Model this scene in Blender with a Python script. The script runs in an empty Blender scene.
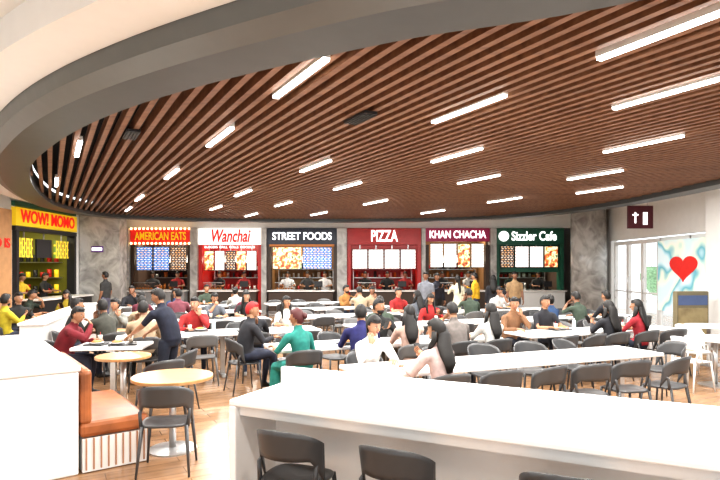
import bpy, bmesh, math, random
import numpy as np
from mathutils import Vector, Matrix
random.seed(11)
V=Vector
scene=bpy.context.scene
COL=scene.collection
try:
    scene.view_settings.view_transform='Standard'
    scene.view_settings.exposure=.26
    scene.view_settings.look='Medium High Contrast'
except Exception as ex: print('VIEW',ex)

# ---------------------------------------------------------------- materials
def nt(name):
    m=bpy.data.materials.new(name); m.use_nodes=True
    return m,m.node_tree,m.node_tree.nodes['Principled BSDF']
def mat(name,col,rough=.5,metal=0,emit=0,var=.08,scale=6,bump=0):
    m,t,b=nt(name)
    tc=t.nodes.new('ShaderNodeTexCoord'); nz=t.nodes.new('ShaderNodeTexNoise')
    nz.inputs['Scale'].default_value=scale; nz.inputs['Detail'].default_value=3
    cr=t.nodes.new('ShaderNodeValToRGB')
    cr.color_ramp.elements[0].position=.3; cr.color_ramp.elements[1].position=.7
    cr.color_ramp.elements[0].color=tuple(max(0,x*(1-var)) for x in col)+(1,)
    cr.color_ramp.elements[1].color=tuple(min(1,x*(1+var)) for x in col)+(1,)
    t.links.new(tc.outputs['Object'],nz.inputs['Vector'])
    t.links.new(nz.outputs['Fac'],cr.inputs['Fac'])
    t.links.new(cr.outputs['Color'],b.inputs['Base Color'])
    b.inputs['Roughness'].default_value=rough; b.inputs['Metallic'].default_value=metal
    if emit:
        t.links.new(cr.outputs['Color'],b.inputs['Emission Color'])
        b.inputs['Emission Strength'].default_value=emit
    if bump:
        bp=t.nodes.new('ShaderNodeBump'); bp.inputs['Strength'].default_value=bump
        t.links.new(nz.outputs['Fac'],bp.inputs['Height']); t.links.new(bp.outputs['Normal'],b.inputs['Normal'])
    return m
_cc={}
def cloth(col,rough=.85):
    k=tuple(round(x,3) for x in col)
    if k not in _cc: _cc[k]=mat('cloth_%d'%len(_cc),col,rough,var=.22,scale=12,bump=.35)
    return _cc[k]
def brickmat(name,c1,c2,mortar,w,h,ms,rot=(0,0,0),rough=.4,emit=0,offset=.5,noise=True,freq=2):
    m,t,b=nt(name)
    tc=t.nodes.new('ShaderNodeTexCoord'); mp=t.nodes.new('ShaderNodeMapping')
    mp.inputs['Rotation'].default_value=rot
    br=t.nodes.new('ShaderNodeTexBrick')
    br.inputs['Color1'].default_value=(*c1,1); br.inputs['Color2'].default_value=(*c2,1)
    br.inputs['Mortar'].default_value=(*mortar,1); br.inputs['Scale'].default_value=1
    br.inputs['Brick Width'].default_value=w; br.inputs['Row Height'].default_value=h
    br.inputs['Mortar Size'].default_value=ms; br.offset=offset; br.offset_frequency=freq
    br.inputs['Mortar Smooth'].default_value=.1
    t.links.new(tc.outputs['Object'],mp.inputs['Vector']); t.links.new(mp.outputs['Vector'],br.inputs['Vector'])
    out=br.outputs['Color']
    if noise:
        nz=t.nodes.new('ShaderNodeTexNoise'); nz.inputs['Scale'].default_value=3; nz.inputs['Detail'].default_value=5
        mp2=t.nodes.new('ShaderNodeMapping'); mp2.inputs['Scale'].default_value=(1,9,1)
        t.links.new(mp.outputs['Vector'],mp2.inputs['Vector']); t.links.new(mp2.outputs['Vector'],nz.inputs['Vector'])
        mx=t.nodes.new('ShaderNodeMix'); mx.data_type='RGBA'; mx.blend_type='MULTIPLY'; mx.inputs[0].default_value=.45
        cr=t.nodes.new('ShaderNodeValToRGB'); cr.color_ramp.elements[0].color=(.5,.42,.36,1); cr.color_ramp.elements[0].position=.3
        cr.color_ramp.elements[1].position=.7
        t.links.new(nz.outputs['Fac'],cr.inputs['Fac'])
        t.links.new(br.outputs['Color'],mx.inputs[6]); t.links.new(cr.outputs['Color'],mx.inputs[7])
        out=mx.outputs[2]
    t.links.new(out,b.inputs['Base Color']); b.inputs['Roughness'].default_value=rough
    if emit:
        t.links.new(out,b.inputs['Emission Color']); b.inputs['Emission Strength'].default_value=emit
    return m
def ramp_noise(name,stops,scale,rough=.3,dist=0,emit=0,detail=8):
    m,t,b=nt(name)
    tc=t.nodes.new('ShaderNodeTexCoord'); nz=t.nodes.new('ShaderNodeTexNoise')
    nz.inputs['Scale'].default_value=scale; nz.inputs['Detail'].default_value=detail; nz.inputs['Distortion'].default_value=dist
    cr=t.nodes.new('ShaderNodeValToRGB'); e=cr.color_ramp.elements
    while len(e)<len(stops): e.new(.5)
    for i,(p,c) in enumerate(stops): e[i].position=p; e[i].color=(*c,1)
    t.links.new(tc.outputs['Object'],nz.inputs['Vector']); t.links.new(nz.outputs['Fac'],cr.inputs['Fac'])
    t.links.new(cr.outputs['Color'],b.inputs['Base Color']); b.inputs['Roughness'].default_value=rough
    if emit:
        t.links.new(cr.outputs['Color'],b.inputs['Emission Color']); b.inputs['Emission Strength'].default_value=emit
    return m
def emitmat(name,col,s):
    m,t,b=nt(name); b.inputs['Base Color'].default_value=(*col,1)
    b.inputs['Emission Color'].default_value=(*col,1); b.inputs['Emission Strength'].default_value=s
    return m

M_white=mat('white_laminate',(.84,.83,.81),.25,var=.02)
M_whitewall=mat('white_paint',(.80,.80,.78),.6,var=.02)
M_ceil=mat('ceiling_paint',(.88,.89,.87),.7,var=.01)
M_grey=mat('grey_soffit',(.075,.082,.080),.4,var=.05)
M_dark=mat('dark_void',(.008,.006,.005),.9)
M_chair=mat('grey_plastic',(.06,.06,.062),.36,var=.04)
M_chairl=mat('mid_grey_plastic',(.14,.14,.14),.4,var=.04)
M_chairw=mat('white_plastic',(.8,.8,.79),.35,var=.02)
M_steel=mat('brushed_steel',(.55,.55,.55),.3,metal=.9)
M_black=mat('black_metal',(.02,.02,.022),.4)
M_wood=brickmat('light_wood_top',(.55,.31,.14),(.5,.28,.12),(.45,.25,.10),1.2,.12,.002,rough=.3)
M_leather=mat('tan_leather',(.32,.105,.035),.38,var=.35,scale=5,bump=.1)
M_floor=brickmat('plank_floor',(.42,.25,.14),(.31,.175,.09),(.15,.08,.04),1.3,.16,.004,rot=(0,0,math.radians(-29)),rough=.26)
m,t,b=nt('slat_wood'); M_slat=m
tc=t.nodes.new('ShaderNodeTexCoord'); mp=t.nodes.new('ShaderNodeMapping'); nz=t.nodes.new('ShaderNodeTexNoise')
mp.inputs['Rotation'].default_value=(0,0,math.radians(-119)); mp.inputs['Scale'].default_value=(.6,8,8)
nz.inputs['Scale'].default_value=1.5; nz.inputs['Detail'].default_value=4
cr=t.nodes.new('ShaderNodeValToRGB'); cr.color_ramp.elements[0].color=(.16,.072,.036,1); cr.color_ramp.elements[1].color=(.29,.145,.078,1)
cr.color_ramp.elements[0].position=.3; cr.color_ramp.elements[1].position=.7
t.links.new(tc.outputs['Object'],mp.inputs['Vector']); t.links.new(mp.outputs['Vector'],nz.inputs['Vector'])
t.links.new(nz.outputs['Fac'],cr.inputs['Fac']); t.links.new(cr.outputs['Color'],b.inputs['Base Color']); b.inputs['Roughness'].default_value=.5
M_marble=ramp_noise('grey_marble',[(.35,(.28,.27,.26)),(.5,(.42,.41,.39)),(.62,(.54,.53,.51))],1.6,dist=1.8,rough=.25)
M_lamp=emitmat('lamp_diffuser',(1,.98,.94),9)
M_red=mat('red_panel',(.45,.015,.012),.35,var=.06)
M_redglow=mat('red_sign',(.6,.02,.015),.4,emit=.4,var=.04)
M_green=mat('green_panel',(.02,.12,.075),.4,var=.1)
M_navy=mat('navy_panel',(.012,.018,.04),.4)
M_purple=mat('magenta_panel',(.28,.015,.07),.4,emit=.2)
M_orange=mat('orange_panel',(.55,.2,.04),.5)
M_yellow=mat('yellow_panel',(.8,.55,.02),.5,emit=.3)
M_textw=emitmat('white_letters',(1,1,1),1.2)
M_textr=emitmat('red_letters',(.75,.02,.015),.4)
M_signw=emitmat('lit_white_sign',(1,.97,.93),.6)
M_bulb=emitmat('bulb_glow',(1,.8,.35),4)
RX=(math.pi/2,0,0)
M_menuw=brickmat('menu_white',(.35,.32,.3),(.7,.2,.1),(.95,.94,.92),.13,.062,.022,rot=RX,emit=1.0,noise=False,offset=.3)
M_menub=brickmat('menu_blue',(.75,.85,1),(.9,.5,.12),(.04,.14,.4),.14,.07,.024,rot=RX,emit=1.0,noise=False,offset=.3)
M_menuk=brickmat('menu_dark',(.8,.75,.65),(.8,.4,.1),(.06,.04,.04),.12,.07,.024,rot=RX,emit=1.0,noise=False,offset=.25)
M_menuo=ramp_noise('menu_food',[(.3,(.15,.03,.02)),(.42,(.6,.12,.04)),(.5,(.85,.5,.15)),(.56,(.9,.85,.7)),(.64,(.25,.35,.08)),(.72,(.08,.05,.04))],7,emit=.9,dist=.4,detail=4)
M_menuy=brickmat('menu_yellow',(.15,.02,.01),(.15,.3,.05),(.85,.62,.05),.25,.11,.03,rot=(0,math.pi/2,0),emit=.4,noise=False)
m,t,b=nt('window_glass'); M_glass=m
t.nodes.remove(b); o=t.nodes['Material Output']; tr=t.nodes.new('ShaderNodeBsdfTransparent'); gl=t.nodes.new('ShaderNodeBsdfGlossy')
gl.inputs['Roughness'].default_value=.05; mx=t.nodes.new('ShaderNodeMixShader'); mx.inputs[0].default_value=.07
t.links.new(tr.outputs[0],mx.inputs[1]); t.links.new(gl.outputs[0],mx.inputs[2]); t.links.new(mx.outputs[0],o.inputs['Surface'])
M_hedge=mat('hedge_leaves',(.22,.36,.2),.8,var=.4,scale=8)
M_pave=mat('paving',(.6,.6,.58),.8)

# ---------------------------------------------------------------- mesh builder
class MB:
    def __init__(s): s.v=[];s.f=[];s.m=[];s.s=[]
    def add(s,vs,fs,mi=0,sm=False,M=None):
        o=len(s.v)
        for p in vs:
            p=V(p)
            if M is not None: p=M@p
            s.v.append(p)
        for f in fs: s.f.append([i+o for i in f]); s.m.append(mi); s.s.append(sm)
    def box(s,c,size,mi=0,rz=0,M=None,R=None):
        hx,hy,hz=[a/2 for a in size]
        vs=[V((x,y,z)) for z in(-hz,hz) for x,y in((-hx,-hy),(hx,-hy),(hx,hy),(-hx,hy))]
        if R is None: R=Matrix.Rotation(rz,3,'Z')
        vs=[R@p+V(c) for p in vs]
        s.add(vs,[(3,2,1,0),(4,5,6,7),(0,1,5,4),(1,2,6,5),(2,3,7,6),(3,0,4,7)],mi,False,M)
    def rbox(s,c,size,mi=0,r=.02,rz=0):
        bm=bmesh.new(); bmesh.ops.create_cube(bm,size=1)
        for v in bm.verts: v.co=V((v.co.x*size[0],v.co.y*size[1],v.co.z*size[2]))
        bmesh.ops.bevel(bm,geom=bm.edges[:],offset=min(r,min(size)*.45),segments=2,profile=.5,affect='EDGES')
        R=Matrix.Rotation(rz,3,'Z'); bm.verts.index_update()
        s.add([R@v.co+V(c) for v in bm.verts],[[v.index for v in f.verts] for f in bm.faces],mi)
        bm.free()
    def tube(s,pts,rads,mi=0,seg=8,lat=None,sm=True,caps=True):
        pts=[V(p) for p in pts]; n=len(pts); vs=[]; L=None
        for i in range(n):
            T=(pts[min(i+1,n-1)]-pts[max(i-1,0)]).normalized()
            if lat is not None: L=V(lat)
            elif L is None: L=V((1,0,0)) if abs(T.x)<.8 else V((0,1,0))
            L=(L-T*L.dot(T)).normalized(); N=T.cross(L)
            r=rads[i] if isinstance(rads,(list,tuple)) else rads
            ra,rb=(r if isinstance(r,(list,tuple)) else (r,r))
            for k in range(seg):
                a=2*math.pi*k/seg; vs.append(pts[i]+L*(ra*math.cos(a))+N*(rb*math.sin(a)))
        fs=[]
        for i in range(n-1):
            for k in range(seg):
                k2=(k+1)%seg; fs.append((i*seg+k,i*seg+k2,(i+1)*seg+k2,(i+1)*seg+k))
        if caps: fs.append(tuple(reversed(range(seg)))); fs.append(tuple((n-1)*seg+k for k in range(seg)))
        s.add(vs,fs,mi,sm)
    def ell(s,c,r,mi=0,R=None,nu=12,nv=8,fn=None,keep=None):
        c=V(c); vs=[]; dirs=[]
        for j in range(nv+1):
            th=math.pi*j/nv
            for i in range(nu):
                ph=2*math.pi*i/nu
                dirs.append(V((math.sin(th)*math.cos(ph),math.sin(th)*math.sin(ph),math.cos(th))))
        for d in dirs:
            p=V((d.x*r[0],d.y*r[1],d.z*r[2]))
            if fn: p=fn(d,p)
            if R is not None: p=R@p
            vs.append(p+c)
        fs=[]
        for j in range(nv):
            for i in range(nu):
                i2=(i+1)%nu; q=(j*nu+i,(j+1)*nu+i,(j+1)*nu+i2,j*nu+i2)
                if keep:
                    m=sum((dirs[a] for a in q),V((0,0,0)))/4
                    if not keep(m): continue
                if j==0: q=(q[0],q[1],q[2])
                elif j==nv-1: q=(q[0],q[1],q[3])
                fs.append(q)
        s.add(vs,fs,mi,True)
    def mesh(s,name,mats=()):
        me=bpy.data.meshes.new(name); me.from_pydata([tuple(p) for p in s.v],[],s.f)
        for m_ in mats: me.materials.append(m_)
        me.polygons.foreach_set('material_index',s.m); me.polygons.foreach_set('use_smooth',s.s)
        me.update(); return me
    def obj(s,name,mats,loc=(0,0,0),rz=0,parent=None,fix=True):
        me=s.mesh(name,mats)
        if fix:
            bm=bmesh.new(); bm.from_mesh(me); bmesh.ops.recalc_face_normals(bm,faces=bm.faces); bm.to_mesh(me); bm.free()
        return place(name,me,loc,rz,parent)
def place(name,me,loc=(0,0,0),rz=0,parent=None):
    o=bpy.data.objects.new(name,me); COL.objects.link(o); o.location=loc; o.rotation_euler=(0,0,rz)
    if parent:
        o.parent=parent; o.matrix_parent_inverse=Matrix.Translation(-V(parent.location))
    return o
def empty(name,loc):
    e=bpy.data.objects.new(name,None); COL.objects.link(e); e.location=loc; return e
def sbox(name,c,size,m_,parent=None,rz=0):
    b_=MB(); b_.box((0,0,0),size,0); return b_.obj(name,[m_],c,rz,parent)
def text(name,body,c,width,m_,parent=None,rot=(math.pi/2,0,0),maxh=None,thick=.012,shear=0):
    cu=bpy.data.curves.new(name,'FONT'); cu.body=body; cu.align_x='CENTER'; cu.align_y='CENTER'
    cu.extrude=.02; cu.offset=thick; cu.size=1; cu.shear=shear; cu.materials.append(m_)
    o=bpy.data.objects.new(name,cu); COL.objects.link(o)
    bpy.context.view_layer.update()
    k=width/max(.01,o.dimensions.x); ky=k
    if maxh: ky=min(maxh/max(.01,o.dimensions.y),k*1.6)
    o.scale=(k,ky,k); o.rotation_euler=rot; o.location=c
    if parent: o.parent=parent; o.matrix_parent_inverse=Matrix.Translation(-V(parent.location))
    return o

# ---------------------------------------------------------------- floor / walls
b_=MB(); b_.box((0,0,0),(24,34,.1)); b_.obj('floor',[M_floor],(-.4,11,-.05))
YB=22.0; XL=-9.5; XR=8.7
ctrl=[(1.27,3.57),(.2,4.0),(-1.42,4.96),(-2.81,6.06),(-4.15,7.5),(-5.5,9.33),(-7.0,12.2),(-8.1,15.3),(-7.9,18.0),(-6,19.4),(-3,19.8),(.5,19.75),(3.5,19.1),(5.6,17.2),(6.6,14.4),(6.95,10.7),(7.2,7),(7.0,4.2),(5.8,2.6),(3.4,2.6)]
def crom(P,k=7):
    out=[];n=len(P)
    for i in range(n):
        p0,p1,p2,p3=[V(P[(i+j-1)%n]) for j in range(4)]
        for s_ in range(k):
            t_=s_/k
            out.append(.5*((2*p1)+(-p0+p2)*t_+(2*p0-5*p1+4*p2-p3)*t_*t_+(-p0+3*p1-3*p2+p3)*t_**3))
    return out
oval=crom(ctrl); N=len(oval); ctr=V((-.5,11.5))
def offs(d):
    out=[]
    for i in range(N):
        T=(oval[(i+1)%N]-oval[i-1]).normalized(); n_=V((T.y,-T.x))
        if n_.dot(oval[i]-ctr)<0: n_=-n_
        out.append(oval[i]+n_*d)
    return out
def strip(b,loops,mi):
    vs=[]
    for L,z in loops: vs+= [V((p.x,p.y,z)) for p in L]
    fs=[]
    for a in range(len(loops)-1):
        for i in range(N):
            j=(i+1)%N; fs.append((a*N+i,a*N+j,(a+1)*N+j,(a+1)*N+i))
    b.add(vs,fs,mi,False)
ZR=3.45
b_=MB()
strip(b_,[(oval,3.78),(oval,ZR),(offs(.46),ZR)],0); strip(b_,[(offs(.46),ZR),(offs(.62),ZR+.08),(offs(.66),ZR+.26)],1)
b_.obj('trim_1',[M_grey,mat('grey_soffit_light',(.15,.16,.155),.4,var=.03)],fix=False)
o66=offs(.66); o11=offs(1.15)
rect=[]
for p in o11:
    d=(p-ctr).normalized(); tx=((11.5 if d.x>0 else -12.5)-ctr.x)/d.x if abs(d.x)>1e-6 else 1e9
    ty=((27 if d.y>0 else -8)-ctr.y)/d.y if abs(d.y)>1e-6 else 1e9
    rect.append(ctr+d*min(tx,ty))
b_=MB(); strip(b_,[(o66,ZR+.26),(o66,ZR+.22),(o11,ZR+.22),(o11,ZR+.5),(rect,ZR+.5)],0)
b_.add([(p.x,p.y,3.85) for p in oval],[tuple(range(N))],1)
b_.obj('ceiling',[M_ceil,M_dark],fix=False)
ang=math.atan2(560,-310); e2=V((math.cos(ang),math.sin(ang))); pp=V((e2.y,-e2.x))
b_=MB(); sp=.155; w=.064; zt,zb=3.69,3.55
for k in range(-120,120):
    s0=k*sp; hits=[]
    for i in range(N):
        a=oval[i];c=oval[(i+1)%N]; da=a.dot(pp)-s0; dc=c.dot(pp)-s0
        if (da<0)!=(dc<0):
            q=a+(c-a)*(da/(da-dc)); hits.append(q.dot(e2))
    hits.sort()
    for h in range(0,len(hits)-1,2):
        l0,l1=hits[h],hits[h+1]
        if l1-l0<.15: continue
        cc=pp*s0+e2*((l0+l1)/2)
        b_.box((cc.x,cc.y,(zt+zb)/2),(l1-l0,w,zt-zb),0,rz=ang)
b_.obj('slatted_ceiling_panel',[M_slat])
lum=[(-.55,5.0),(-1.82,7.24),(-3.4,10.1),(-5.36,13.6),(-6.7,16.2),(1.13,5.96),(-.75,9.3),(-2.66,12.7),(-4.1,15.9),(1.43,8.4),(-.27,11.6),(-2.05,14.9),(2.96,5.4),(2.2,3.99),(3.84,7.65),(2.25,10.7),(.39,14.5),(4.26,10.2),(-4.0,7.95),(-6.0,11.07),(3.6,14.0),(5.2,12.2),(-1.3,17.6),(-3.5,18.0),(2.2,17.0),(5.6,7.6),(4.6,3.8)]
lme=MB(); lme.box((0,0,.02),(1.18,.062,.06),1); lme.box((0,0,-.02),(1.16,.056,.025),0)
lme=lme.mesh('luminaire',[M_lamp,M_whitewall])
for x,y in lum:
    o=place('linear_ceiling_lamp',lme,(x,y,3.54),ang)
    la=bpy.data.lights.new('tube','AREA'); la.shape='RECTANGLE'; la.size=1.14; la.size_y=.05; la.energy=84; la.color=(1,.98,.94)
    lo=bpy.data.objects.new('lamp_tube',la); COL.objects.link(lo); lo.parent=o; lo.location=(0,0,-.037)
for x,y in((.0,6.3),(-2.9,7.1)):
    v_=MB(); v_.box((0,0,0),(.5,.16,.03),0)
    for i in range(4): v_.box((0,-.06+i*.04,-.02),(.46,.008,.02),1)
    v_.obj('air_vent',[M_black,M_grey],(x,y,3.53),ang)
for x,y in((-3.4,3.9),(-5.2,4.6),(-1.6,2.6),(.5,1.6),(-3.5,1.2),(3,.5),(-7.5,8.2),(0,-1.5),(5,-.5)):
    d_=MB(); d_.tube([(0,0,0),(0,0,.05)],[.10,.10],0,16); d_.tube([(0,0,-.005),(0,0,.0)],[.07,.07],1,16)
    o=d_.obj('ceiling_downlight',[M_whitewall,M_lamp],(x,y,3.90))
    la=bpy.data.lights.new('spot','SPOT'); la.energy=150; la.spot_size=2.5; la.spot_blend=.8; la.shadow_soft_size=.07; la.color=(1,.98,.94)
    lo=bpy.data.objects.new('lamp_bulb',la); COL.objects.link(lo); lo.parent=o; lo.location=(0,0,-.06)

ww=MB()
ww.box((-.4,YB+2.6,2),(20,.15,4.2),0)
ww.box((-.4,YB+.15,3.72),(18.2,.3,.66),0)
ww.obj('wall_back',[M_whitewall])
wl=MB(); wl.box((XL-.1,4.8,2),(.2,21,4.2),0); wl.box((XL-.1,20.5,2),(.2,4,4.2),0); wl.box((XL-.1,16.9,3.9),(.2,3.4,.45),0)
wl.box((XL-2.3,16.9,2),(.15,4,4.2),0)
wl.obj('wall_left',[M_whitewall])
wr=MB(); wr.box((XR+.1,16.3,3.4),(.2,6.2,1.3),0); wr.box((XR+.1,22,2),(.2,5.2,4.2),0)
wr.box((XR+.1,5,3.6),(.2,18,.9),0)
for y in(12.9,9,5,1,-3): wr.box((XR+.1,y,2),(.2,.7,4.2),0)
wr.obj('wall_right',[M_whitewall])
for i,(y0,y1) in enumerate(((9.4,12.5),(5.4,8.6),(1.4,4.6),(-2.6,.6))):  # out-of-view windows added to let daylight onto the foreground
    w_=MB(); w_.box((0,0,1.57),(.02,y1-y0,3.0),1)
    for y in(-(y1-y0)/2+.03,0,(y1-y0)/2-.03): w_.box((0,y,1.57),(.08,.06,3.14),0)
    for z in(.05,3.08): w_.box((0,0,z),(.08,y1-y0,.08),0)
    w_.obj('window_%d'%(i+2),[M_chairw,M_glass],(XR+.1,(y0+y1)/2,0))
w_=MB(); w_.box((0,0,1.36),(.02,3.0,2.5),1)
for y in(-1.5,0,1.5): w_.box((0,y,1.36),(.08,.07,2.68),0)
for z in(.05,2.66): w_.box((0,0,z),(.08,3.0,.1),0)
w_.obj('window_1',[M_chairw,M_glass],(XR+.1,14.85,0))
def door(name,y):
    d=MB(); d.box((0,0,1.36),(.02,.9,2.5),1)
    for yy in(-.43,.43): d.box((0,yy,1.36),(.1,.08,2.68),0)
    for z in(.08,1.05,2.64): d.box((0,0,z),(.09,.84,.12 if z!=1.05 else .05),0)
    d.tube([(-.08,.3,.8),(-.12,.3,.85),(-.12,.3,1.5),(-.08,.3,1.55)],.015,2,8)
    d.obj(name,[M_chairw,M_glass,M_steel],(XR+.1,y,0))
door('door_1',16.9); door('door_2',17.85); door('door_3',18.8)
p_=empty('window_poster',(XR-.02,15.2,1.7))
sbox('panel',(XR-.02,15.15,1.6),(.02,2.3,2.0),ramp_noise('poster_art',[(.35,(.6,.75,.78)),(.48,(.75,.8,.68)),(.55,(.12,.42,.5)),(.65,(.65,.78,.82))],1.2,emit=.35,detail=1),p_)
h=MB(); pts=[]
for i in range(40):
    a=2*math.pi*i/40; pts.append((16*math.sin(a)**3*.04,(13*math.cos(a)-5*math.cos(2*a)-2*math.cos(3*a)-math.cos(4*a))*.024))
h.add([(-.02,p[0],p[1]) for p in pts]+[(0.0,p[0],p[1]) for p in pts],[tuple(range(40)),tuple(range(79,39,-1))]+[(i,(i+1)%40,40+(i+1)%40,40+i) for i in range(40)],0)
h.obj('heart',[M_redglow],(XR-.04,15.0,1.85),0,p_)
o_=MB(); o_.box((0,0,0),(30,40,.1)); o_.obj('pavement',[M_pave],(XR+18,12,-.06))
hd=MB()
for i in range(26):
    x=random.uniform(12,15); y=random.uniform(18,40)
    hd.ell((XR+x,y,random.uniform(.6,1.3)),(random.uniform(.6,1),random.uniform(.7,1.2),random.uniform(.6,1.1)),0,nu=10,nv=7,fn=lambda d,p:p*(1+random.uniform(-.12,.12)))
hd.obj('hedge',[M_hedge])
c=MB(); c.box((0,0,1.9),(1.35,.6,3.8),0); c.box((0,0,.05),(1.39,.64,.1),1); c.obj('marble_pillar',[M_marble,M_steel],(-8.8,19.2,0))
c=MB(); c.tube([(0,0,0),(0,0,3.9)],[.6,.6],0,32); c.tube([(0,0,0),(0,0,.1)],[.62,.62],1,32); c.obj('marble_column',[M_marble,M_steel],(8.05,19.7,0))
c=MB(); c.rbox((0,0,1.95),(.66,.6,3.9),0,.05); c.box((0,0,.06),(.69,.63,.12),1); c.obj('white_column',[M_whitewall,M_steel],(8.45,12.9,0))
for (x,y,z) in((8.42,12.57,2.42),(-8.85,18.86,2.45)):
    s_=MB(); s_.rbox((0,0,0),(.4,.04,.2),0,.01); s_.box((0,-.022,0),(.34,.01,.1),1); s_.obj('column_sign',[mat('violet_sign',(.12,.03,.25),.4),M_textw],(x,y,z))
p_=empty('hanging_direction_sign',(7.7,15.4,3.2))
sbox('box',(7.7,15.4,3.22),(.68,.08,.62),mat('maroon_sign',(.10,.02,.03),.4),p_)
sbox('arrow_stem',(7.55,15.35,3.2),(.04,.01,.3),M_textw,p_); sbox('arrow_bar',(7.55,15.35,3.28),(.16,.01,.04),M_textw,p_)
sbox('pictogram',(7.82,15.35,3.18),(.12,.01,.34),M_textw,p_)
for x in(7.5,7.9): sbox('rod',(x,15.4,3.63),(.015,.015,.22),M_steel,p_)
p_=MB(); p_.rbox((0,0,.66),(.78,.14,1.28),0,.02); p_.box((0,-.075,1.1),(.7,.01,.22),1); p_.box((0,-.075,.52),(.7,.01,.8),2); p_.box((0,0,.015),(.9,.4,.03),3)
p_.obj('information_totem',[mat('olive_board',(.2,.17,.1),.5),mat('blue_poster',(.08,.12,.25),.4),ramp_noise('brown_poster',[(.4,(.22,.17,.08)),(.6,(.35,.28,.14))],3),M_steel],(7.5,12.7,0),.1)
p_=empty('hoarding_panel',(XL+.05,13.8,1.7))
sbox('board',(XL+.05,13.8,1.7),(.06,2.7,3.4),mat('tan_board',(.55,.3,.14),.6),p_)
text('slogan','THE BRAND IS\nSOON!',(XL+.1,13.9,2.3),2.3,M_textr,p_,rot=(math.pi/2,0,math.pi/2))

# ---------------------------------------------------------------- stalls along the back
def stall(x0,x1,fascia,body,kitchen,menus,title,tmat,cmat,tw=.85,th=.42,rz0=2.72,nm=4,deco=None,shear=0,mz=2.28,mh=.72):
    cx=(x0+x1)/2; W=x1-x0
    e=empty('food_stall',(cx,YB,0))
    sbox('fascia',(cx,YB-.05,(rz0+3.36)/2),(W,.25,3.36-rz0),fascia,e)
    for s in(-1,1): sbox('jamb',(cx+s*(W/2-.07),YB+.05,1.36),(.14,.4,2.72),body,e)
    sbox('kitchen_wall',(cx,YB+1.9,1.6),(W-.1,.08,3.2),kitchen,e)
    for s in(-1,1): sbox('side_wall',(cx+s*(W/2-.04),YB+1.05,1.6),(.05,1.6,3.2),kitchen,e)
    sbox('soffit',(cx,YB+1,3.1),(W-.1,1.7,.05),M_black,e)
    cb=MB(); cb.rbox((0,0,.45),(W-.25,.6,.9),0,.02); cb.rbox((0,-.02,.93),(W-.15,.72,.05),1,.015); cb.box((0,-.31,.06),(W-.3,.02,.1),2)
    cb.obj('counter',[cmat,M_white,M_steel],(cx,YB-.35,0),0,e)
    g=MB(); g.box((0,0,.14),(.7,.35,.24),1); g.box((0,0,.02),(.74,.4,.04),0); g.box((0,0,.29),(.72,.37,.02),0)
    for i in range(6): g.ell((-.28+i*.11,0,.07),(.045,.08,.035),2,nu=8,nv=6)
    g.obj('display_case',[M_steel,M_glass,M_orange],(cx-W*.24,YB-.35,.955),0,e)
    t_=MB(); t_.box((0,0,.02),(.2,.2,.03),0); t_.tube([(0,0,.02),(0,.02,.15)],.02,0); t_.rbox((0,0,.24),(.32,.03,.22),0,.01); t_.box((0,.018,.24),(.28,.005,.18),1)
    t_.obj('till',[M_black,M_menub],(cx+W*.24,YB-.35,.955),0,e)
    sh=MB()
    for z in(.9,1.4,1.75): sh.box((0,0,z),(W-.4,.35,.03),0)
    for s in(-1,1): sh.box((s*(W/2-.22),0,.88),(.04,.3,1.75),0)
    for z in(.9,1.4,1.75):
        for i in range(10):
            x=-W/2+.4+(i+random.uniform(-.2,.2))*(W-.8)/9; r_=random.uniform(.04,.09); sh.tube([(x,0,z+.02),(x,0,z+random.uniform(.12,.28))],[r_,r_*.9],random.choice([0,1,2,3,4]),10)
    sh.obj('shelving',[M_steel,M_orange,M_black,M_red,M_white],(cx,YB+1.6,0),0,e)
    hd_=MB(); hd_.add([(-W*.3,-.1,0),(W*.3,-.1,0),(W*.3,.5,0),(-W*.3,.5,0),(-W*.25,.1,.3),(W*.25,.1,.3),(W*.25,.5,.3),(-W*.25,.5,.3)],[(0,1,2,3),(4,5,6,7),(0,1,5,4),(1,2,6,5),(2,3,7,6),(3,0,4,7)],0)
    hd_.obj('extractor_hood',[M_steel],(cx,YB+1.2,2.05),0,e)
    mw=(W-.36)/nm
    for i in range(nm):
        x=x0+.18+mw*(i+.5); m_=MB(); m_.rbox((0,0,0),(mw-.03,.05,mh),0,.01); m_.box((0,-.028,0),(mw-.07,.01,mh-.05),1)
        m_.obj('menu_board_%d'%(i+1),[M_black,menus[i%len(menus)]],(x,YB-.05,mz),0,e)
        sbox('hanger',(x,YB-.02,(mz+mh/2+2.74)/2),(.03,.03,max(.02,2.74-mz-mh/2)),M_steel,e)
    text('sign_letters',title,(cx,YB-.19,(rz0+3.36)/2),W*tw,tmat,e,maxh=th,shear=shear,thick=.02)
    if deco: deco(e,cx,W,rz0)
    la=bpy.data.lights.new('stall_light','AREA'); la.shape='RECTANGLE'; la.size=W*.7; la.size_y=.3; la.energy=55; la.color=(1,.88,.7)
    lo=bpy.data.objects.new('stall_lamp',la); COL.objects.link(lo); lo.location=(cx,YB+.6,3.05); lo.parent=e; lo.matrix_parent_inverse=Matrix.Translation(-V(e.location))
    return e
def bulbs(e,cx,W,z0):
    b=MB(); n=14
    for z in(z0+.05,3.34):
        for i in range(n+1): b.ell((cx-W/2+.05+i*(W-.1)/n,YB-.22,z),(.045,.045,.045),0,nu=8,nv=6)
    b.obj('marquee_bulbs',[M_bulb],(0,0,0),0,e)
M_dk=mat('dark_wood_panel',(.05,.03,.02),.5); M_cg=mat('counter_grey',(.3,.3,.3),.4); M_kd=mat('kitchen_dark',(.12,.08,.06),.5); M_kw=mat('kitchen_warm',(.35,.19,.08),.5)
stall(-8.95,-6.6,M_redglow,M_dk,M_kd,[M_menub,M_menub,M_menuk],'AMERICAN EATS',M_yellow,M_cg,nm=3,deco=bulbs,mh=.95,mz=2.18)
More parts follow.
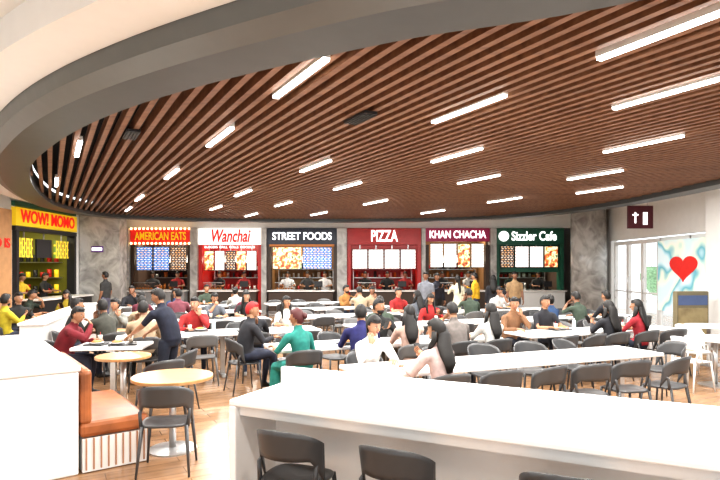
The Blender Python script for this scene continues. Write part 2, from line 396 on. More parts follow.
stall(-6.3,-3.85,M_signw,M_red,M_red,[M_menuo,M_menuw,M_menuk],'Wanchai',M_textr,M_dk,tw=.62,nm=5,th=.5,shear=.25,mz=2.1,mh=.78,deco=lambda e,cx,W,z:text('strapline','BURGERS  GRILL  ROLLS  NOODLES',(cx,YB-.2,2.62),W*.8,M_textw,e,maxh=.09))
stall(-3.62,-.9,M_navy,M_dk,M_kw,[M_menuo,M_menub],'STREET FOODS',M_textw,M_dk,nm=2,th=.3,deco=lambda e,cx,W,z0:sbox('awning_band',(cx,YB-.1,2.69),(W-.2,.3,.08),M_orange,e),mz=2.2,mh=.88)
stall(-.5,2.38,M_red,M_red,M_red,[M_menuw],'PIZZA',M_textw,M_dk,tw=.36,nm=4,th=.46,deco=lambda e,cx,W,z0:sbox('red_back_band',(cx,YB+.06,2.25),(W-.3,.04,1.0),M_red,e),mz=2.16,mh=.78)
stall(2.55,5.05,M_purple,M_dk,M_kw,[M_menuw,M_menuw,M_menuo,M_menuw],'KHAN CHACHA',M_textw,M_dk,tw=.88,nm=4,th=.3,rz0=2.85,mz=2.3,mh=.95)
def logo(e,cx,W,z0):
    b=MB(); b.tube([(cx-W/2+.3,YB-.18,3.05),(cx-W/2+.3,YB-.21,3.05)],[.2,.2],0,24,lat=(1,0,0)); b.obj('logo_disc',[M_textw],(0,0,0),0,e)
    sbox('green_back_band',(cx,YB+.06,2.2),(W-.3,.04,1.1),M_green,e)
stall(5.3,7.95,M_green,M_green,M_kd,[M_menuk,M_menuw,M_menuw,M_menuo],'   Sizzler Cafe',M_textw,M_whitewall,tw=.66,nm=4,th=.36,deco=logo,mz=2.25,mh=.85)
for x,w_ in((-6.45,.28),(-3.73,.2),(-.7,.38),(2.465,.15),(5.18,.23),(-9.2,.45)):
    c=MB(); c.box((0,0,1.68),(w_,.5,3.36),0); c.box((0,0,.05),(w_+.01,.54,.1),1); c.obj('marble_pier',[M_marble,M_steel],(x,YB-.05,0))

e=empty('food_stall',(XL,16.9,0))
sbox('fascia',(XL,16.9,3.25),(.25,3.3,.5),M_yellow,e)
text('sign_letters','WOW! MOMO',(XL+.15,16.9,3.25),2.9,M_textr,e,rot=(math.pi/2,0,math.pi/2),maxh=.36,thick=.02)
sbox('upper_band',(XL,16.9,3.6),(.2,3.3,.13),M_green,e)
sbox('lower_band',(XL,16.9,2.92),(.24,3.3,.12),M_black,e)
for y in(15.35,18.45): sbox('jamb',(XL,y,1.45),(.25,.12,2.9),M_black,e)
for i,y in enumerate((15.9,16.9,17.9)):
    sbox('menu_board_%d'%(i+1),(XL-.05,y,2.4),(.05,.8,.55),(M_menuy,M_black,M_menuy)[i],e)
    sbox('hanger',(XL-.05,y,2.8),(.03,.03,.3),M_steel,e)
M_lime=mat('lime_wall',(.2,.2,.03),.5)
sbox('kitchen_wall',(XL-2.0,16.9,1.6),(.08,3.3,3.2),M_lime,e)
for y in(15.3,18.52): sbox('side_wall',(XL-1.1,y,1.8),(2.0,.06,3.6),(M_lime if y>16 else M_black),e)
sbox('soffit',(XL-1.1,16.9,3.5),(2.0,3.2,.05),M_black,e)
sh=MB()
for z in(1.0,1.5,2.0):
    sh.box((0,0,z),(1.6,.3,.03),0)
    for i in range(7): sh.tube([(-.7+i*.23,0,z+.015),(-.7+i*.23,0,z+random.uniform(.15,.3))],.07,random.choice([1,2,3]),8)
sh.obj('shelving',[M_steel,M_yellow,M_red,M_black],(XL-1.1,18.3,0),0,e)
cb=MB(); cb.rbox((0,0,.45),(.6,3.0,.9),0,.02); cb.rbox((0,0,.93),(.7,3.05,.05),1,.015); cb.obj('counter',[M_black,M_white],(XL+.4,16.9,0),0,e)
la=bpy.data.lights.new('stall_light','AREA'); la.size=1.6; la.energy=45; la.color=(1,.9,.6)
lo=bpy.data.objects.new('stall_lamp',la); COL.objects.link(lo); lo.location=(XL-1,16.9,3.2); lo.parent=e; lo.matrix_parent_inverse=Matrix.Translation(-V(e.location))

# ---------------------------------------------------------------- furniture
def chair_mesh(m_,name):
    b=MB()
    def se(a,n=3.2):
        c_,s_=math.cos(a),math.sin(a)
        return (abs(c_)**(2/n)*(1 if c_>0 else -1),abs(s_)**(2/n)*(1 if s_>0 else -1))
    K=28; rings=[(0,0,.438),(.5,0,.44),(.85,0,.448),(.97,0,.455),(1,0,.447),(.97,0,.432),(.8,0,.424),(0.01,0,.418)]
    vs=[];fs=[]
    for r,_,z in rings:
        for k in range(K):
            x,y=se(2*math.pi*k/K); wd=.225*(1-.06*(y<0)*abs(y))
            vs.append((x*r*wd,y*r*.22,z-(.018*max(0,y)**3)*r))
    for i in range(len(rings)-1):
        for k in range(K): fs.append((i*K+k,i*K+(k+1)%K,(i+1)*K+(k+1)%K,(i+1)*K+k))
    b.add(vs,fs,0,True)
    U=22; vi=[]; H=5
    for s in(0,1):
        for i in range(U+1):
            u=-1+2*i/U; a=u*math.radians(78); au=abs(u)
            zl=.615 if au<.62 else .615-(.615-.44)*((au-.62)/.38)**1.2
            zh=.815-.10*au**2.5
            for j in range(H+1):
                z=zl+(zh-zl)*j/H
                R_=.235+.05*(z-.45)+(-.008 if s else .008)
                vi.append((R_*math.sin(a)*.98,-R_*math.cos(a)*.85-(z-.45)*.14-.01,z))
    n1=(U+1)*(H+1); f2=[]
    idx=lambda s,i,j:s*n1+i*(H+1)+j
    for s in(0,1):
        for i in range(U):
            for j in range(H): f2.append((idx(s,i,j),idx(s,i+1,j),idx(s,i+1,j+1),idx(s,i,j+1)))
    for i in range(U):
        f2.append((idx(0,i,H),idx(0,i+1,H),idx(1,i+1,H),idx(1,i,H))); f2.append((idx(0,i,0),idx(0,i+1,0),idx(1,i+1,0),idx(1,i,0)))
    for j in range(H):
        f2.append((idx(0,0,j),idx(0,0,j+1),idx(1,0,j+1),idx(1,0,j))); f2.append((idx(0,U,j),idx(0,U,j+1),idx(1,U,j+1),idx(1,U,j)))
    b.add(vi,f2,0,True)
    for sx in(-1,1):
        b.tube([(sx*.19,.16,.44),(sx*.225,.205,.0)],[(.018,.014),(.010,.009)],0,8)
        b.tube([(sx*.19,-.16,.44),(sx*.225,-.235,.0)],[(.019,.015),(.010,.009)],0,8)
        b.tube([(sx*.2,-.15,.43),(sx*.215,-.14,.56),(sx*.205,-.1,.6)],[.018,.014,.006],0,8)
    me=b.mesh(name,[m_]); bm=bmesh.new(); bm.from_mesh(me); bmesh.ops.recalc_face_normals(bm,faces=bm.faces); bm.to_mesh(me); bm.free()
    return me
CH=chair_mesh(M_chair,'chair_grey'); CHL=chair_mesh(M_chairl,'chair_light'); CHW=chair_mesh(M_chairw,'chair_white')
def chair(x,y,face,me=None,name='dining_chair'):
    return place(name,me or CH,(x,y,0),math.radians(face))
def round_table(x,y,r,top,name='round_cafe_table'):
    b=MB(); b.tube([(0,0,.715),(0,0,.72),(0,0,.745),(0,0,.75)],[r-.01,r,r,r-.006],0,36,sm=False)
    b.tube([(0,0,.02),(0,0,.715)],.035,1,14); b.tube([(0,0,0),(0,0,.015),(0,0,.03)],[.24,.24,.05],1,24,sm=False); b.tube([(0,0,.69),(0,0,.715)],[.05,.15],1,14)
    return b.obj(name,[top,M_steel],(x,y,0))
def rect_table(x,y,L,W,rz,name='communal_table'):
    b=MB(); b.rbox((0,0,.73),(L,W,.045),0,.012)
    b.box((0,0,.69),(L-.2,.08,.04),1)
    n=max(2,int(L/1.5)+1) if L>1.2 else 1
    for i in range(n):
        xx=0 if n==1 else -L/2+.35+i*(L-.7)/(n-1)
        b.box((xx,0,.36),(.07,.07,.66),1); b.rbox((xx,0,.02),(.09,W*.75,.035),1,.008); b.box((xx,0,.695),(.06,W*.7,.03),1)
    return b.obj(name,[M_white,M_steel],(x,y,0),rz)
tb=MB(); tb.rbox((0,0,.01),(.38,.27,.018),0,.008); tb.tube([(-.07,0,.02),(-.07,0,.03),(-.07,0,.04)],[.06,.09,.1],1,16); tb.ell((-.07,0,.045),(.07,.07,.025),2)
tb.tube([(.11,.05,.02),(.11,.05,.11)],[.025,.033],3,12); tb.tube([(.11,.05,.11),(.11,.05,.117)],[.035,.033],1,12); tb.tube([(.11,.05,.11),(.12,.05,.16)],.004,4,6)
M_paper=mat('paper_cup',(.6,.5,.4),.6)
TRAY=tb.mesh('tray',[M_black,M_white,M_orange,M_paper,M_red])
bt=MB(); bt.tube([(0,0,0),(0,0,.01),(0,0,.15),(0,0,.18),(0,0,.2)],[.03,.032,.032,.014,.013],0,12); bt.tube([(0,0,.2),(0,0,.22)],.015,1,10)
m,t,b=nt('bottle_plastic'); b.inputs['Base Color'].default_value=(.6,.7,.75,1); b.inputs['Roughness'].default_value=.15
BOT=bt.mesh('bottle',[m,M_navy])
def tray(x,y,rz): place('food_tray',TRAY,(x,y,.753),rz)

# ---------------------------------------------------------------- people
def ik(S,W,l1,l2,pole):
    d=W-S; L=min(d.length,.985*(l1+l2)); L=max(L,abs(l1-l2)+.02); d.normalize(); W=S+d*L
    a=(l1*l1-l2*l2+L*L)/(2*L); h_=math.sqrt(max(0,l1*l1-a*a)); p=V(pole); p=(p-d*p.dot(d)).normalized()
    return S+d*a+p*h_,W
def hand(b,w,f,n,t_hint,s,mi=0):
    f=f.normalized(); n=(n-f*n.dot(f)).normalized(); t=f.cross(n)
    if t.dot(V(t_hint))<0: t=-t
    q=lambda a,c_,e=0: w+f*(a*s)+t*(c_*s)+n*(e*s)
    b.tube([q(-.01,0),q(.03,0),q(.07,0),q(.095,0)],[(.024*s,.02*s),(.036*s,.018*s),(.041*s,.015*s),(.036*s,.011*s)],mi,8,lat=t)
    for off,ln in((.03,.068),(.010,.078),(-.011,.073),(-.031,.057)):
        p0=q(.085,off); p1=p0+(f*.95+n*.3).normalized()*ln*.45*s; p2=p1+(f*.75+n*.66).normalized()*ln*.32*s; p3=p2+(f*.4+n*.9).normalized()*ln*.25*s
        b.tube([p0,p1,p2,p3],[.0095*s,.009*s,.008*s,.0055*s],mi,6)
    b.tube([q(.02,.025),q(.045,.052,.005),q(.07,.062,.012),q(.09,.058,.018)],[.014*s,.0125*s,.0105*s,.007*s],mi,6)
def head(b,C,R,s,hair,fem):
    P=lambda x,y,z:C+R@(V((x,y,z))*s)
    def fn(d,p):
        if d.z<0:
            t_=-d.z; p.x*=1-.26*t_; p.y*=(1-.10*t_) if d.y>0 else (1-.42*t_)
            if d.y>0: p.y+=.006*t_
        return p*s
    b.ell(C,(.074,.092,.116),0,R=R,nu=20,nv=14,fn=fn)
    b.tube([P(0,.084,.022),P(0,.096,.0),P(0,.106,-.018),P(0,.09,-.026)],[.007*s,.009*s,.013*s,.010*s],0,8)
    for sx in(-1,1):
        b.ell(P(sx*.03,.077,.010),(.013*s,.009*s,.0065*s),5,R=R,nu=8,nv=6); b.ell(P(sx*.03,.0835,.010),(.0065*s,.004*s,.0062*s),6,R=R,nu=8,nv=5)
        b.ell(P(sx*.031,.083,.028),(.018*s,.006*s,.0035*s),4,R=R,nu=8,nv=5)
        b.ell(P(sx*.075,-.004,-.004),(.010*s,.018*s,.030*s),0,R=R,nu=8,nv=6)
    b.ell(P(0,.083,-.052),(.024*s,.008*s,.0075*s),7,R=R,nu=10,nv=6)
    def keep(d):
        if d.y>.45: zl=.45
        elif d.y>-.15: zl=(-.05 if not fem else -.3)+(.5 if not fem else .75)*(d.y+.15)/.6
        else: zl=-.5 if not fem else -.85
        return d.z>zl
    sc=1.0 if not fem else 1.05
    b.ell(P(0,-.008,.010),(.083*s*sc,.101*s*sc,.121*s*sc),4,R=R,nu=22,nv=16,keep=keep)
    b.ell(P(0,.045,.085),(.058*s,.04*s,.035*s),4,R=R,nu=12,nv=8)
    if hair=='bun': b.ell(P(0,-.12,.02),(.045*s,.04*s,.045*s),4,R=R)
    if hair=='beard': b.ell(P(0,.03,-.075),(.058*s,.06*s,.045*s),4,R=R,nu=14,nv=8,keep=lambda d:d.z<.35)
def person_mesh(key,pose='sit',s=.96,fem=False,lean=.12,arms=('table','table'),hair='short',yaw=0,pitch=0,sleeve='short',bottom='pants',vox=.024,side=0,stride=0):
    a=lean; D=lambda q:V((side*q,math.sin(a*q),math.cos(a*q))).normalized()
    pz=.56 if pose=='sit' else .90*s
    p0=V((0,0,pz))
    if pose!='sit': p0=V((0,-.12*a,pz))
    p1=p0+D(.5)*.17*s; p2=p1+D(1)*.17*s; p3=p2+D(1.15)*.13*s; nb=p3+D(1)*.055*s; hb=nb+D(.8)*.06*s
    C=nb+D(.7)*.158*s+V((0,.012,0))
    k=s*(.95 if fem else 1.06)
    b=MB()
    if fem: st=[(-.10,.11,.09),(0,.175,.13)],[(p1,.135,.105),(p2,.150,.128),(p3,.148,.088)]
    else: st=[(-.10,.11,.09),(0,.168,.13)],[(p1,.166,.128),(p2,.180,.130),(p3,.178,.098)]
    pts=[p0-V((0,0,.10*s)),p0]+[x[0] for x in st[1]]+[nb,hb+D(.7)*.05*s]
    rr=[(.12*s,.09*s),(st[0][1][1]*s,st[0][1][2]*s)]+[(x[1]*s,x[2]*s) for x in st[1]]+[(.068*s,.062*s),(.052*s,.055*s)]
    b.tube(pts,rr,0,16,lat=(1,0,0))
    segs=[(p0-V((0,0,.06)),p0-V((0,0,.02)),.15,2 if bottom!='dress' else 1),(p0+V((0,0,.0)),p3-D(1)*.01,.15,1),(p3-V((.15,0,0))*k,p3+V((.15,0,0))*k,.07,1),(nb+V((0,0,.0)),C,.068,0)]
    hands=[]
    for i,sx in enumerate((-1,1)):
        S=p3+V((sx*.178*k,0,-.02)); mode=arms[i]
        l1,l2=.285*s,.25*s
        if mode=='table': W=V((sx*.15,.41,.80)); pole=V((sx*.8,-.3,-1)); fd=V((-sx*.35,1,0)); n_=V((0,0,-1)); th=V((-sx,0,0))
        elif mode=='eat': W=C+V((sx*.03,.19,-.13)); pole=V((sx*.7,.1,-1)); fd=V((-sx*.5,-.6,.6)); n_=V((0,-1,-.3)); th=V((-sx,0,.6))
        elif mode=='chin': W=C+V((sx*.07,.09,-.2)); pole=V((sx*.6,.5,-1)); fd=V((0,-.1,1)); n_=V((0,-1,0)); th=V((-sx,0,0))
        elif mode=='phone': W=p2+V((sx*.08,.32,.02)); pole=V((sx*.8,-.2,-1)); fd=V((-sx*.5,.6,.5)); n_=V((-sx*.3,-.5,.6)); th=V((-sx,0,.8))
        elif mode=='reach': W=S+V((sx*.02,.42,-.36)); pole=V((sx*.8,-.5,-.6)); fd=V((0,.9,-.5)); n_=V((0,-.3,-1)); th=V((-sx,0,0))
        elif mode=='lap': W=V((sx*.10,.24,.70)); pole=V((sx*.8,-.6,-.4)); fd=V((-sx*.4,1,-.1)); n_=V((0,0,-1)); th=V((-sx,0,0))
        elif mode=='counter': W=p1+V((sx*.15,.36,.06)); pole=V((sx*.8,-.6,-.4)); fd=V((-sx*.3,1,0)); n_=V((0,0,-1)); th=V((-sx,0,0))
        elif mode=='hip': W=p0+V((sx*.2,.05,.10)); pole=V((sx,-.5,0)); fd=V((-sx*.7,.3,-.5)); n_=V((-sx,-.2,0)); th=V((0,1,.3))
        else: W=S+V((sx*.06,.05,-.53*s)); pole=V((sx*.3,-1,0)); fd=V((0,.08,-1)); n_=V((-sx,0,0)); th=V((0,1,0))
        E,W=ik(S,W,l1,l2,pole)
        ex=.007 if sleeve=='long' else 0
        b.tube([S+V((-sx*.04,0,.0)),S+(E-S)*.12,S.lerp(E,.5),E,E.lerp(W,.35),W],[.055*s,.064*s,.054*s+ex,.044*s+ex,.042*s+ex,.027*s+ex],0,12)
        cut=.66
        segs.append((S,S.lerp(E,cut) if sleeve!='long' else E,.056,1))
        segs.append((S.lerp(E,cut+.1) if sleeve!='long' else E,W.lerp(E,.05),.038,0 if sleeve!='long' else 1))
        hands.append((W,fd,n_,th))
        sp_=stride*sx
        if pose=='sit':
            H=p0+V((sx*.092*s,0,-.01)); K_=V((sx*.115,.43*s,.545)); A=V((sx*.12,.40*s+.03*sx,.085))
        else:
            H=V((sx*.092*s,0,pz-.02)); K_=V((sx*.10,.03+sp_*.16,.485*s)); A=V((sx*.105,-.02+sp_*.3,.085))
        thk=1.1 if fem else 1.06
        b.tube([H-(K_-H)*.05,H.lerp(K_,.25),H.lerp(K_,.65),K_,K_.lerp(A,.3),K_.lerp(A,.7),A],[.085*s*thk,.09*s*thk,.075*s*thk,.064*s,.060*s,.048*s,.042*s],0,12)
        fo=V((A.x,A.y-.055,.04)); b.tube([fo,V((A.x,A.y+.02,.048)),V((A.x*1.03,A.y+.12,.035)),V((A.x*1.04,A.y+.175,.028))],[(.03,.032),(.04,.044),(.044,.032),(.028,.02)],0,10,lat=(1,0,0))
        lm=1 if bottom=='dress' else 2
        segs.append((H,K_,.08,lm)); segs.append((K_,A.lerp(K_,.12),.05,0 if bottom=='shorts' else lm))
        segs.append((V((A.x,A.y-.04,.03)),V((A.x,A.y+.16,.02)),.045,3))
    if bottom=='dress':
        if pose=='sit': b.tube([p0+V((0,.02,-.02)),V((0,.22,.55)),V((0,.44*s,.53)),V((0,.46*s,.35)),V((0,.44*s,.2))],[(.17,.1),(.19,.09),(.19,.08),(.20,.07),(.21,.08)],0,16,lat=(1,0,0))
        else: b.tube([p0,V((0,0,.7*s)),V((0,0,.42*s))],[(.17*s,.13*s),(.19*s,.15*s),(.21*s,.17*s)],0,16,lat=(1,0,0))
        segs.append((V((0,.2,.5)),V((0,.44,.3)),.2,1))
    me=b.mesh(key+'_raw'); bm=bmesh.new(); bm.from_mesh(me); bmesh.ops.recalc_face_normals(bm,faces=bm.faces); bm.to_mesh(me); bm.free()
    ob=bpy.data.objects.new('tmp',me); COL.objects.link(ob)
    r=ob.modifiers.new('r','REMESH'); r.mode='VOXEL'; r.voxel_size=vox; r.use_smooth_shade=True
    sm=ob.modifiers.new('s','SMOOTH'); sm.factor=.5; sm.iterations=3
    dg=bpy.context.evaluated_depsgraph_get(); ev=ob.evaluated_get(dg); m2=ev.to_mesh()
    nv=len(m2.vertices); co=np.empty(nv*3); m2.vertices.foreach_get('co',co); co=co.reshape(-1,3)
    polys=[list(p.vertices) for p in m2.polygons]
    ev.to_mesh_clear(); bpy.data.objects.remove(ob)
    ce=np.array([co[p].mean(axis=0) for p in polys])
    best=np.full(len(ce),1e9); mi=np.zeros(len(ce),int)
    for A_,B_,rad,mt in segs:
        A_=np.array(A_);B_=np.array(B_); d=B_-A_; t_=np.clip(((ce-A_)@d)/max(1e-9,d@d),0,1)
        ds=np.linalg.norm(ce-(A_+t_[:,None]*d),axis=1)/rad
        u=ds<best; best[u]=ds[u]; mi[u]=mt
    o=MB(); o.v=[V(p) for p in co]; o.f=polys; o.m=[int(x) for x in mi]; o.s=[True]*len(polys)
    for W,fd,n_,th in hands: hand(o,W,fd,n_,th,s*1.0)
    R=Matrix.Rotation(yaw,3,'Z')@Matrix.Rotation(-pitch-a*.35,3,'X')
    hs=s*1.04
    head(o,C,R,hs,hair,fem)
    if hair in('long','pony'):
        wd=1 if hair=='long' else .4
        o.tube([C+R@V((0,-.05,.03)),C+R@V((0,-.075,-.06)),nb+V((0,-.085,.0)),p3+V((0,-.115,-.03)),p2+V((0,-.135,.0)),p2+V((0,-.125,-.09))],[(.07*s*wd,.05*s),(.088*s*wd,.052*s),(.10*s*wd,.045*s),(.105*s*wd,.035*s),(.085*s*wd,.028*s),(.04*s*wd,.012*s)],4,14,lat=(1,0,0))
        if hair=='long':
            for sx in(-1,1): o.tube([C+R@V((sx*.072,.0,.0)),C+R@V((sx*.085,.01,-.09)),p3+V((sx*.085,.03,.04)),p3+V((sx*.09,.09,-.10))],[(.018,.035),(.024,.04),(.028,.03),(.01,.012)],4,8)
    if 'phone' in arms:
        w_=(hands[0][0] if arms[0]=='phone' else hands[1][0])+V((0,.09,.06)); o.box(w_,(.075,.012,.15),6,R=Matrix.Rotation(-.6,3,'X'))
    me=o.mesh(key)
    for i in range(8): me.materials.append(None)
    return me
SK=[mat('skin_%d'%i,c,.55,var=.06,scale=8) for i,c in enumerate([(.36,.18,.10),(.27,.13,.075),(.44,.24,.15)])]
HB=mat('hair_black',(.008,.006,.005),.6,var=.3,scale=30,bump=.3); HG=mat('hair_auburn',(.08,.015,.015),.55); HR=mat('hair_red_scarf',(.4,.02,.02),.7)
M_eye=mat('eye_white',(.5,.48,.45),.4); M_iris=mat('eye_dark',(.01,.008,.008),.3); M_lips=mat('lips',(.28,.08,.07),.5)
SHOE=[mat('shoe_%d'%i,c,.5) for i,c in enumerate([(.02,.02,.02),(.6,.6,.6),(.12,.06,.03)])]
def person(name,me,x,y,face,shirt,pants=(.03,.035,.06),hair=None,skin=0,shoe=0,z=0):
    o=place(name,me,(x,y,z),math.radians(face))
    ms=[SK[skin],cloth(shirt),cloth(pants),SHOE[shoe],hair or HB,M_eye,M_iris,M_lips]
    for i,m_ in enumerate(ms):
        o.material_slots[i].link='OBJECT'; o.material_slots[i].material=m_
    return o
G={}
G['m1']=person_mesh('m1',s=.97,lean=.15,arms=('table','table'))
G['m2']=person_mesh('m2',s=.98,lean=.30,arms=('eat','table'),pitch=.2)
G['m3']=person_mesh('m3',s=.97,lean=.05,arms=('table','phone'),sleeve='long',yaw=.5,hair='beard')
G['m4']=person_mesh('m4',s=.96,lean=.22,arms=('chin','table'),sleeve='long',yaw=-.5)
G['f1']=person_mesh('f1',s=.92,fem=True,lean=.12,arms=('table','table'),hair='long',yaw=.3)
G['f2']=person_mesh('f2',s=.92,fem=True,lean=.25,arms=('table','eat'),hair='pony',pitch=.2)
G['f3']=person_mesh('f3',s=.91,fem=True,lean=.1,arms=('phone','lap'),hair='long',sleeve='long',pitch=.3)
G['f4']=person_mesh('f4',s=.90,fem=True,lean=.18,arms=('chin','table'),hair='bun',yaw=-.6,sleeve='long')
G['sm1']=person_mesh('sm1','stand',s=1.0,lean=.02,arms=('down','down'))
G['sm2']=person_mesh('sm2','stand',s=.98,lean=.05,arms=('down','phone'),sleeve='long',stride=.6,pitch=.2)
G['sm3']=person_mesh('sm3','stand',s=.98,lean=.12,arms=('counter','counter'),pitch=.2)
G['sf1']=person_mesh('sf1','stand',s=.94,fem=True,lean=.03,arms=('down','hip'),hair='long',sleeve='long')
G['sf2']=person_mesh('sf2','stand',s=.93,fem=True,lean=.03,arms=('phone','down'),hair='pony',bottom='dress',stride=.4)
SH=[(.02,.02,.025),(.02,.025,.07),(.3,.02,.02),(.55,.55,.53),(.12,.13,.15),(.05,.07,.05),(.015,.015,.015),(.2,.06,.08),(.4,.3,.2),(.02,.05,.12),(.3,.14,.04),(.15,.03,.05),(.02,.02,.03),(.6,.56,.52),(.02,.02,.02)]
PN=[(.02,.025,.04),(.015,.015,.015),(.05,.08,.15),(.2,.17,.14)]
def rnd_seated(x,y,face,r=random):
    k=r.choice(['m1','m2','m3','m4','f1','f2','f3','f4'])
    person('seated_man' if k[0]=='m' else 'seated_woman',G[k],x,y,face+r.uniform(-12,12),r.choice(SH),r.choice(PN),skin=r.randrange(3),shoe=r.randrange(3))
def table_row(a,b,near=(),far=(),auto=.0,trays=.6,W=.75):
    a=V(a);b=V(b); d=(b-a); L=d.length; d.normalize(); n_=V((d.y,-d.x))
    rz=math.atan2(d.y,d.x); c_=(a+b)/2; rect_table(c_.x,c_.y,L,W,rz)
    fa=math.degrees(rz)
    for side,lst in((1,near),(-1,far)):
        if lst=='auto':
            k=int(L/.68); lst=[((i+.5)*L/k,('r' if random.random()<auto else None)) for i in range(k)]
        for t_,fn in lst:
            off=W/2+(.23 if fn else random.uniform(.24,.34))
            p=a+d*t_+n_*side*off; f=fa if side==1 else fa+180
            chair(p.x,p.y,f+(0 if fn else random.uniform(-16,16)),CH if random.random()<.75 else CHL)
            if fn=='r': rnd_seated(p.x,p.y,f)
            elif fn: fn(p.x,p.y,f)
            if fn and random.random()<trays:
                q=a+d*t_+n_*side*.16; tray(q.x,q.y,rz+(0 if side==1 else math.pi))
                if random.random()<.4: q=a+d*(t_+.28)+n_*side*.1; place('water_bottle',BOT,(q.x,q.y,.753))
P_white=person_mesh('w_white',s=.93,fem=True,lean=.34,arms=('table','chin'),hair='pony',pitch=.15,yaw=.25,vox=.017,sleeve='long')
P_back=person_mesh('w_back',s=.94,fem=True,lean=.18,arms=('table','phone'),hair='long',yaw=.5,pitch=.1,vox=.017,sleeve='long')
P_teal=person_mesh('w_teal',s=.93,fem=True,lean=.2,arms=('table','lap'),hair='bun',yaw=.5,vox=.017,bottom='dress')
P_navy=person_mesh('m_navy',s=.97,lean=.16,arms=('table','table'),yaw=-.35,vox=.017)
P_beige=person_mesh('w_beige',s=.93,fem=True,lean=.12,arms=('table','eat'),hair='long',yaw=-.4,vox=.018)
def mk(nm,me,sh,pn=(.02,.025,.04),hair=None,skin=0,turn=0):
    return lambda x,y,f: person(nm,me,x,y,f+turn,sh,pn,hair,skin)
table_row((-.1,5.95),(3.75,7.5),
  near=[(.78,mk('seated_woman',P_back,(.55,.42,.40),turn=15)),(1.4,None),(1.98,None),(2.55,None),(3.15,None),(3.75,None)],
  far=[(.45,mk('seated_woman',P_white,(.75,.74,.72),(.1,.14,.25),skin=2)),(1.5,None),(2.2,None),(2.9,None),(3.6,None)])
table_row((-1.25,7.7),(2.09,9.05),
  near=[(.3,mk('seated_woman',P_teal,(.02,.19,.16),(.02,.2,.18),HG,turn=25)),(1.14,mk('seated_man',P_navy,(.02,.02,.10),turn=-10)),(1.87,mk('seated_woman',P_beige,(.5,.34,.28),turn=-15)),(2.65,mk('seated_man',G['m2'],(.15,.13,.12))),(3.25,mk('seated_woman',G['f1'],(.65,.64,.61)))],
  far=[(.5,None),(1.2,None),(1.9,'r'),(2.6,None),(3.2,None)])
table_row((2.6,9.25),(5.6,10.45),
  near=[(.3,None),(.85,None),(1.42,mk('seated_woman',G['f3'],(.02,.02,.025))),(2.07,mk('seated_woman',G['f1'],(.3,.02,.03),turn=20)),(2.7,None)],
  far=[(.3,mk('seated_man',G['m4'],(.2,.10,.05))),(1.0,mk('seated_man',G['m1'],(.02,.02,.025))),(1.7,None),(2.4,None)])
random.seed(8)
rows=[((-3.9,8.95),(-.8,10.2)),((-.2,10.45),(2.8,11.65)),((3.4,11.9),(6.2,13.05)),
 ((-4.7,11.1),(-2.0,12.2)),((-1.4,12.45),(1.5,13.6)),((2.1,13.85),(5.0,15.0)),
 ((-5.6,13.2),(-2.6,14.4)),((-2.0,14.65),(.9,15.8)),
 ((-6.6,15.2),(-3.4,16.5)),((-2.8,16.75),(.2,17.95))]
for i,(a,b) in enumerate(rows): table_row(a,b,near='auto',far='auto',auto=[.5,.35,.12,.5,.4,.15,.45,.4,.3,.2][i])
chair(-1.72,8.3,-60); person('seated_man',G['m4'],-1.72,8.3,-60,(.02,.02,.025),hair=HR)
# left group
round_table(-1.9,5.68,.40,M_wood); chair(-1.76,5.13,8)
round_table(-2.95,6.98,.33,M_wood); chair(-2.3,6.45,45); chair(-2.35,7.1,85)
rect_table(-3.5,7.95,.95,.65,.12,'cafe_table'); tray(-3.35,7.9,.4); tray(-3.7,7.95,1.5)
P_stand=person_mesh('m_lean','stand',s=.93,lean=.42,arms=('reach','reach'),bottom='shorts',pitch=.15,yaw=.2,vox=.016)
person('standing_man',P_stand,-2.68,7.85,72,(.012,.015,.03),(.015,.02,.035),shoe=0)
P_mar=person_mesh('m_maroon',s=.95,lean=.42,arms=('table','eat'),yaw=-.3,vox=.018,sleeve='long')
chair(-4.25,7.95,-83); person('seated_man',P_mar,-4.25,7.95,-83,(.16,.012,.02))
for (x,y,k,f,cl) in((-4.75,9.2,'m1',-60,(.02,.02,.02)),(-4.5,10.3,'f4',200,(.2,.2,.18)),(-4.1,9.1,'m4',60,(.05,.05,.04)),
    (-6.75,10.6,'m3',-40,(.5,.4,.03)),(-7.0,11.4,'m1',-120,(.02,.02,.02)),(-7.95,11.9,'f1',-60,(.02,.02,.02)),(-7.75,12.9,'m2',-70,(.02,.03,.02)),(-7.1,13.6,'f3',-180,(.4,.3,.03)),(-7.3,9.6,'m4',-20,(.02,.02,.02))):
    chair(x,y,f); person('seated_woman' if k[0]=='f' else 'seated_man',G[k],x,y,f,cl,skin=random.randrange(3))
round_table(-6.45,11.15,.33,M_wood); round_table(-7.1,12.8,.35,M_wood); round_table(-4.35,9.75,.3,M_wood)
for (x,y,k,f,cl,pn) in((1.95,16.6,'sm1',160,(.2,.21,.24),(.04,.05,.07)),(2.35,17.2,'sm2',200,(.02,.02,.03),(.02,.02,.02)),
   (2.9,16.6,'sf2',20,(.7,.66,.5),(.6,.6,.5)),(3.55,17.2,'sm2',60,(.7,.42,.03),(.04,.05,.08)),(3.95,16.6,'sf1',-10,(.02,.02,.025),(.03,.03,.04)),
   (4.75,17.2,'sm1',180,(.4,.26,.14),(.05,.05,.06)),(-7.9,17.4,'sm1',80,(.03,.03,.03),(.1,.1,.15))):
    person('standing_woman' if k[1]=='f' else 'standing_man',G[k],x,y,f,cl,pn,skin=random.randrange(3))
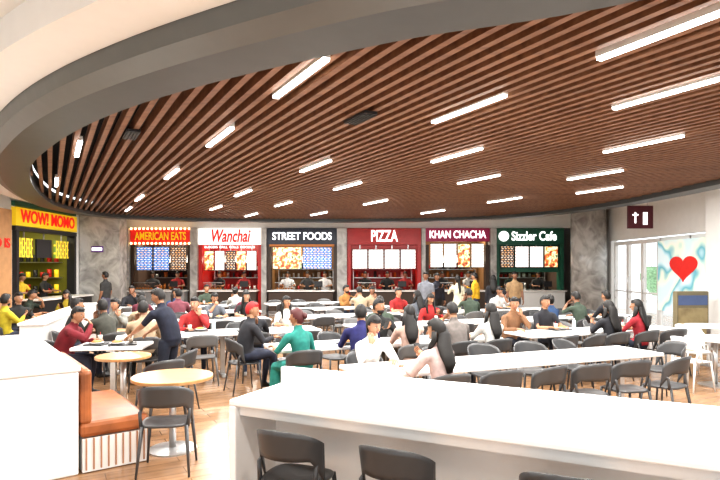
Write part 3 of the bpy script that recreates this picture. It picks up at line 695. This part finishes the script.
for (x,cl) in((-8.3,(.05,.05,.05)),(-7.3,(.35,.03,.03)),(-5.6,(.02,.02,.02)),(-4.6,(.3,.03,.03)),(-2.9,(.7,.7,.68)),(-2.1,(.05,.05,.05)),(-1.4,(.7,.68,.65)),(.2,(.02,.02,.02)),(1.1,(.02,.02,.02)),(1.8,(.3,.03,.03)),(3.3,(.03,.03,.03)),(4.3,(.5,.48,.45)),(6.0,(.03,.05,.04)),(7.1,(.03,.03,.03))):
    person('stall_worker',G['sm3'],x,YB+.42,180+random.uniform(-25,25),cl,(.02,.02,.02),skin=random.randrange(3))
person('stall_worker',G['sm3'],XL-.4,16.3,-90,(.6,.4,.03)); person('stall_worker',G['sm3'],XL-.4,17.5,-90,(.02,.02,.02))

# foreground counter
dv=V((.897,-.442)); rz=math.atan2(dv.y,dv.x); nn=V((.442,.897)); A0=V((-.92,3.92)); L=4.6; Wd=.645
cc=A0+dv*(L/2)+nn*(Wd/2)
b_=MB()
b_.rbox((0,0,.90),(L,Wd,.045),0,.012)
b_.rbox((0,Wd/2+.02,.53),(L,.06,1.04),0,.012)
b_.rbox((-L/2+.03,0,.44),(.06,Wd,.88),0,.01)
b_.rbox((L/2-.03,0,.44),(.06,Wd,.88),0,.01)
b_.box((0,-.26,.845),(L-.12,.03,.07),0)
b_.box((0,.18,.44),(L-.12,.03,.87),0)
b_.obj('foreground_counter_table',[M_white],(cc.x,cc.y,0),rz)
for k in(0,.76,1.72,2.6):
    p=V((-.42,3.78))+dv*k; chair(p.x,p.y,math.degrees(rz)+random.uniform(-4,4))
# left partition & banquette
e3=V((-.6,.8)); q3=V((.8,.6)); rz3=math.atan2(e3.y,e3.x)
c0=V((-2.5,4.98)); Lp=3.0; Wp=1.35; cc=c0+e3*(Lp/2)-q3*(Wp/2)
b_=MB(); b_.rbox((0,0,.46),(Lp,Wp,.92),0,.015); b_.rbox((0,0,.945),(Lp+.03,Wp+.03,.05),0,.015); b_.obj('partition_counter',[M_white],(cc.x,cc.y,0),rz3)
Lb=1.35; cc=c0+q3*.31+e3*(Lb/2)
b_=MB()
b_.box((0,0,.16),(Lb,.56,.30),1)
for i in range(9): b_.box((-Lb/2-.006,-.25+i*.0625,.17),(.014,.012,.28),2)
for i in range(20): b_.box((-Lb/2+.03+i*.068,-.283,.17),(.012,.014,.28),2)
b_.rbox((0,0,.385),(Lb+.02,.6,.14),0,.04)
b_.rbox((0,.25,.68),(Lb+.02,.10,.50),0,.04)
b_.obj('banquette_bench',[M_leather,M_white,mat('bench_trim',(.4,.2,.11),.5)],(cc.x,cc.y,0),rz3)
a=V((-5.1,8.7)); b2=V((-6.6,13.6)); d=(b2-a); Lq=d.length; cc=(a+b2)/2
b_=MB(); b_.rbox((0,0,.47),(Lq,.35,.94),0,.015); b_.rbox((0,0,.96),(Lq+.05,.4,.05),0,.015); b_.obj('low_partition',[M_white],(cc.x,cc.y,0),math.atan2(d.y,d.x))
round_table(5.55,8.75,.42,M_white); chair(5.0,8.45,-70,CHW); chair(5.65,8.1,0,CHW); chair(5.6,9.4,180,CHW)
round_table(6.6,10.6,.42,M_white); chair(6.1,10.3,-60,CHW); chair(7.2,10.6,90,CHW)
round_table(7.3,8.9,.42,M_white); chair(6.8,8.6,-60,CHW)
chair(4.2,7.75,100)

w=bpy.data.worlds.new('World'); scene.world=w; w.use_nodes=True
bg=w.node_tree.nodes['Background']; bg.inputs[0].default_value=(.92,.97,1,1); bg.inputs[1].default_value=1.7
cam=bpy.data.cameras.new('Camera'); co=bpy.data.objects.new('Camera',cam); COL.objects.link(co)
co.location=(0,0,1.85); co.rotation_euler=(math.pi/2,0,0); cam.lens=28; cam.sensor_width=36; cam.shift_y=.0375; cam.clip_end=200
scene.camera=co
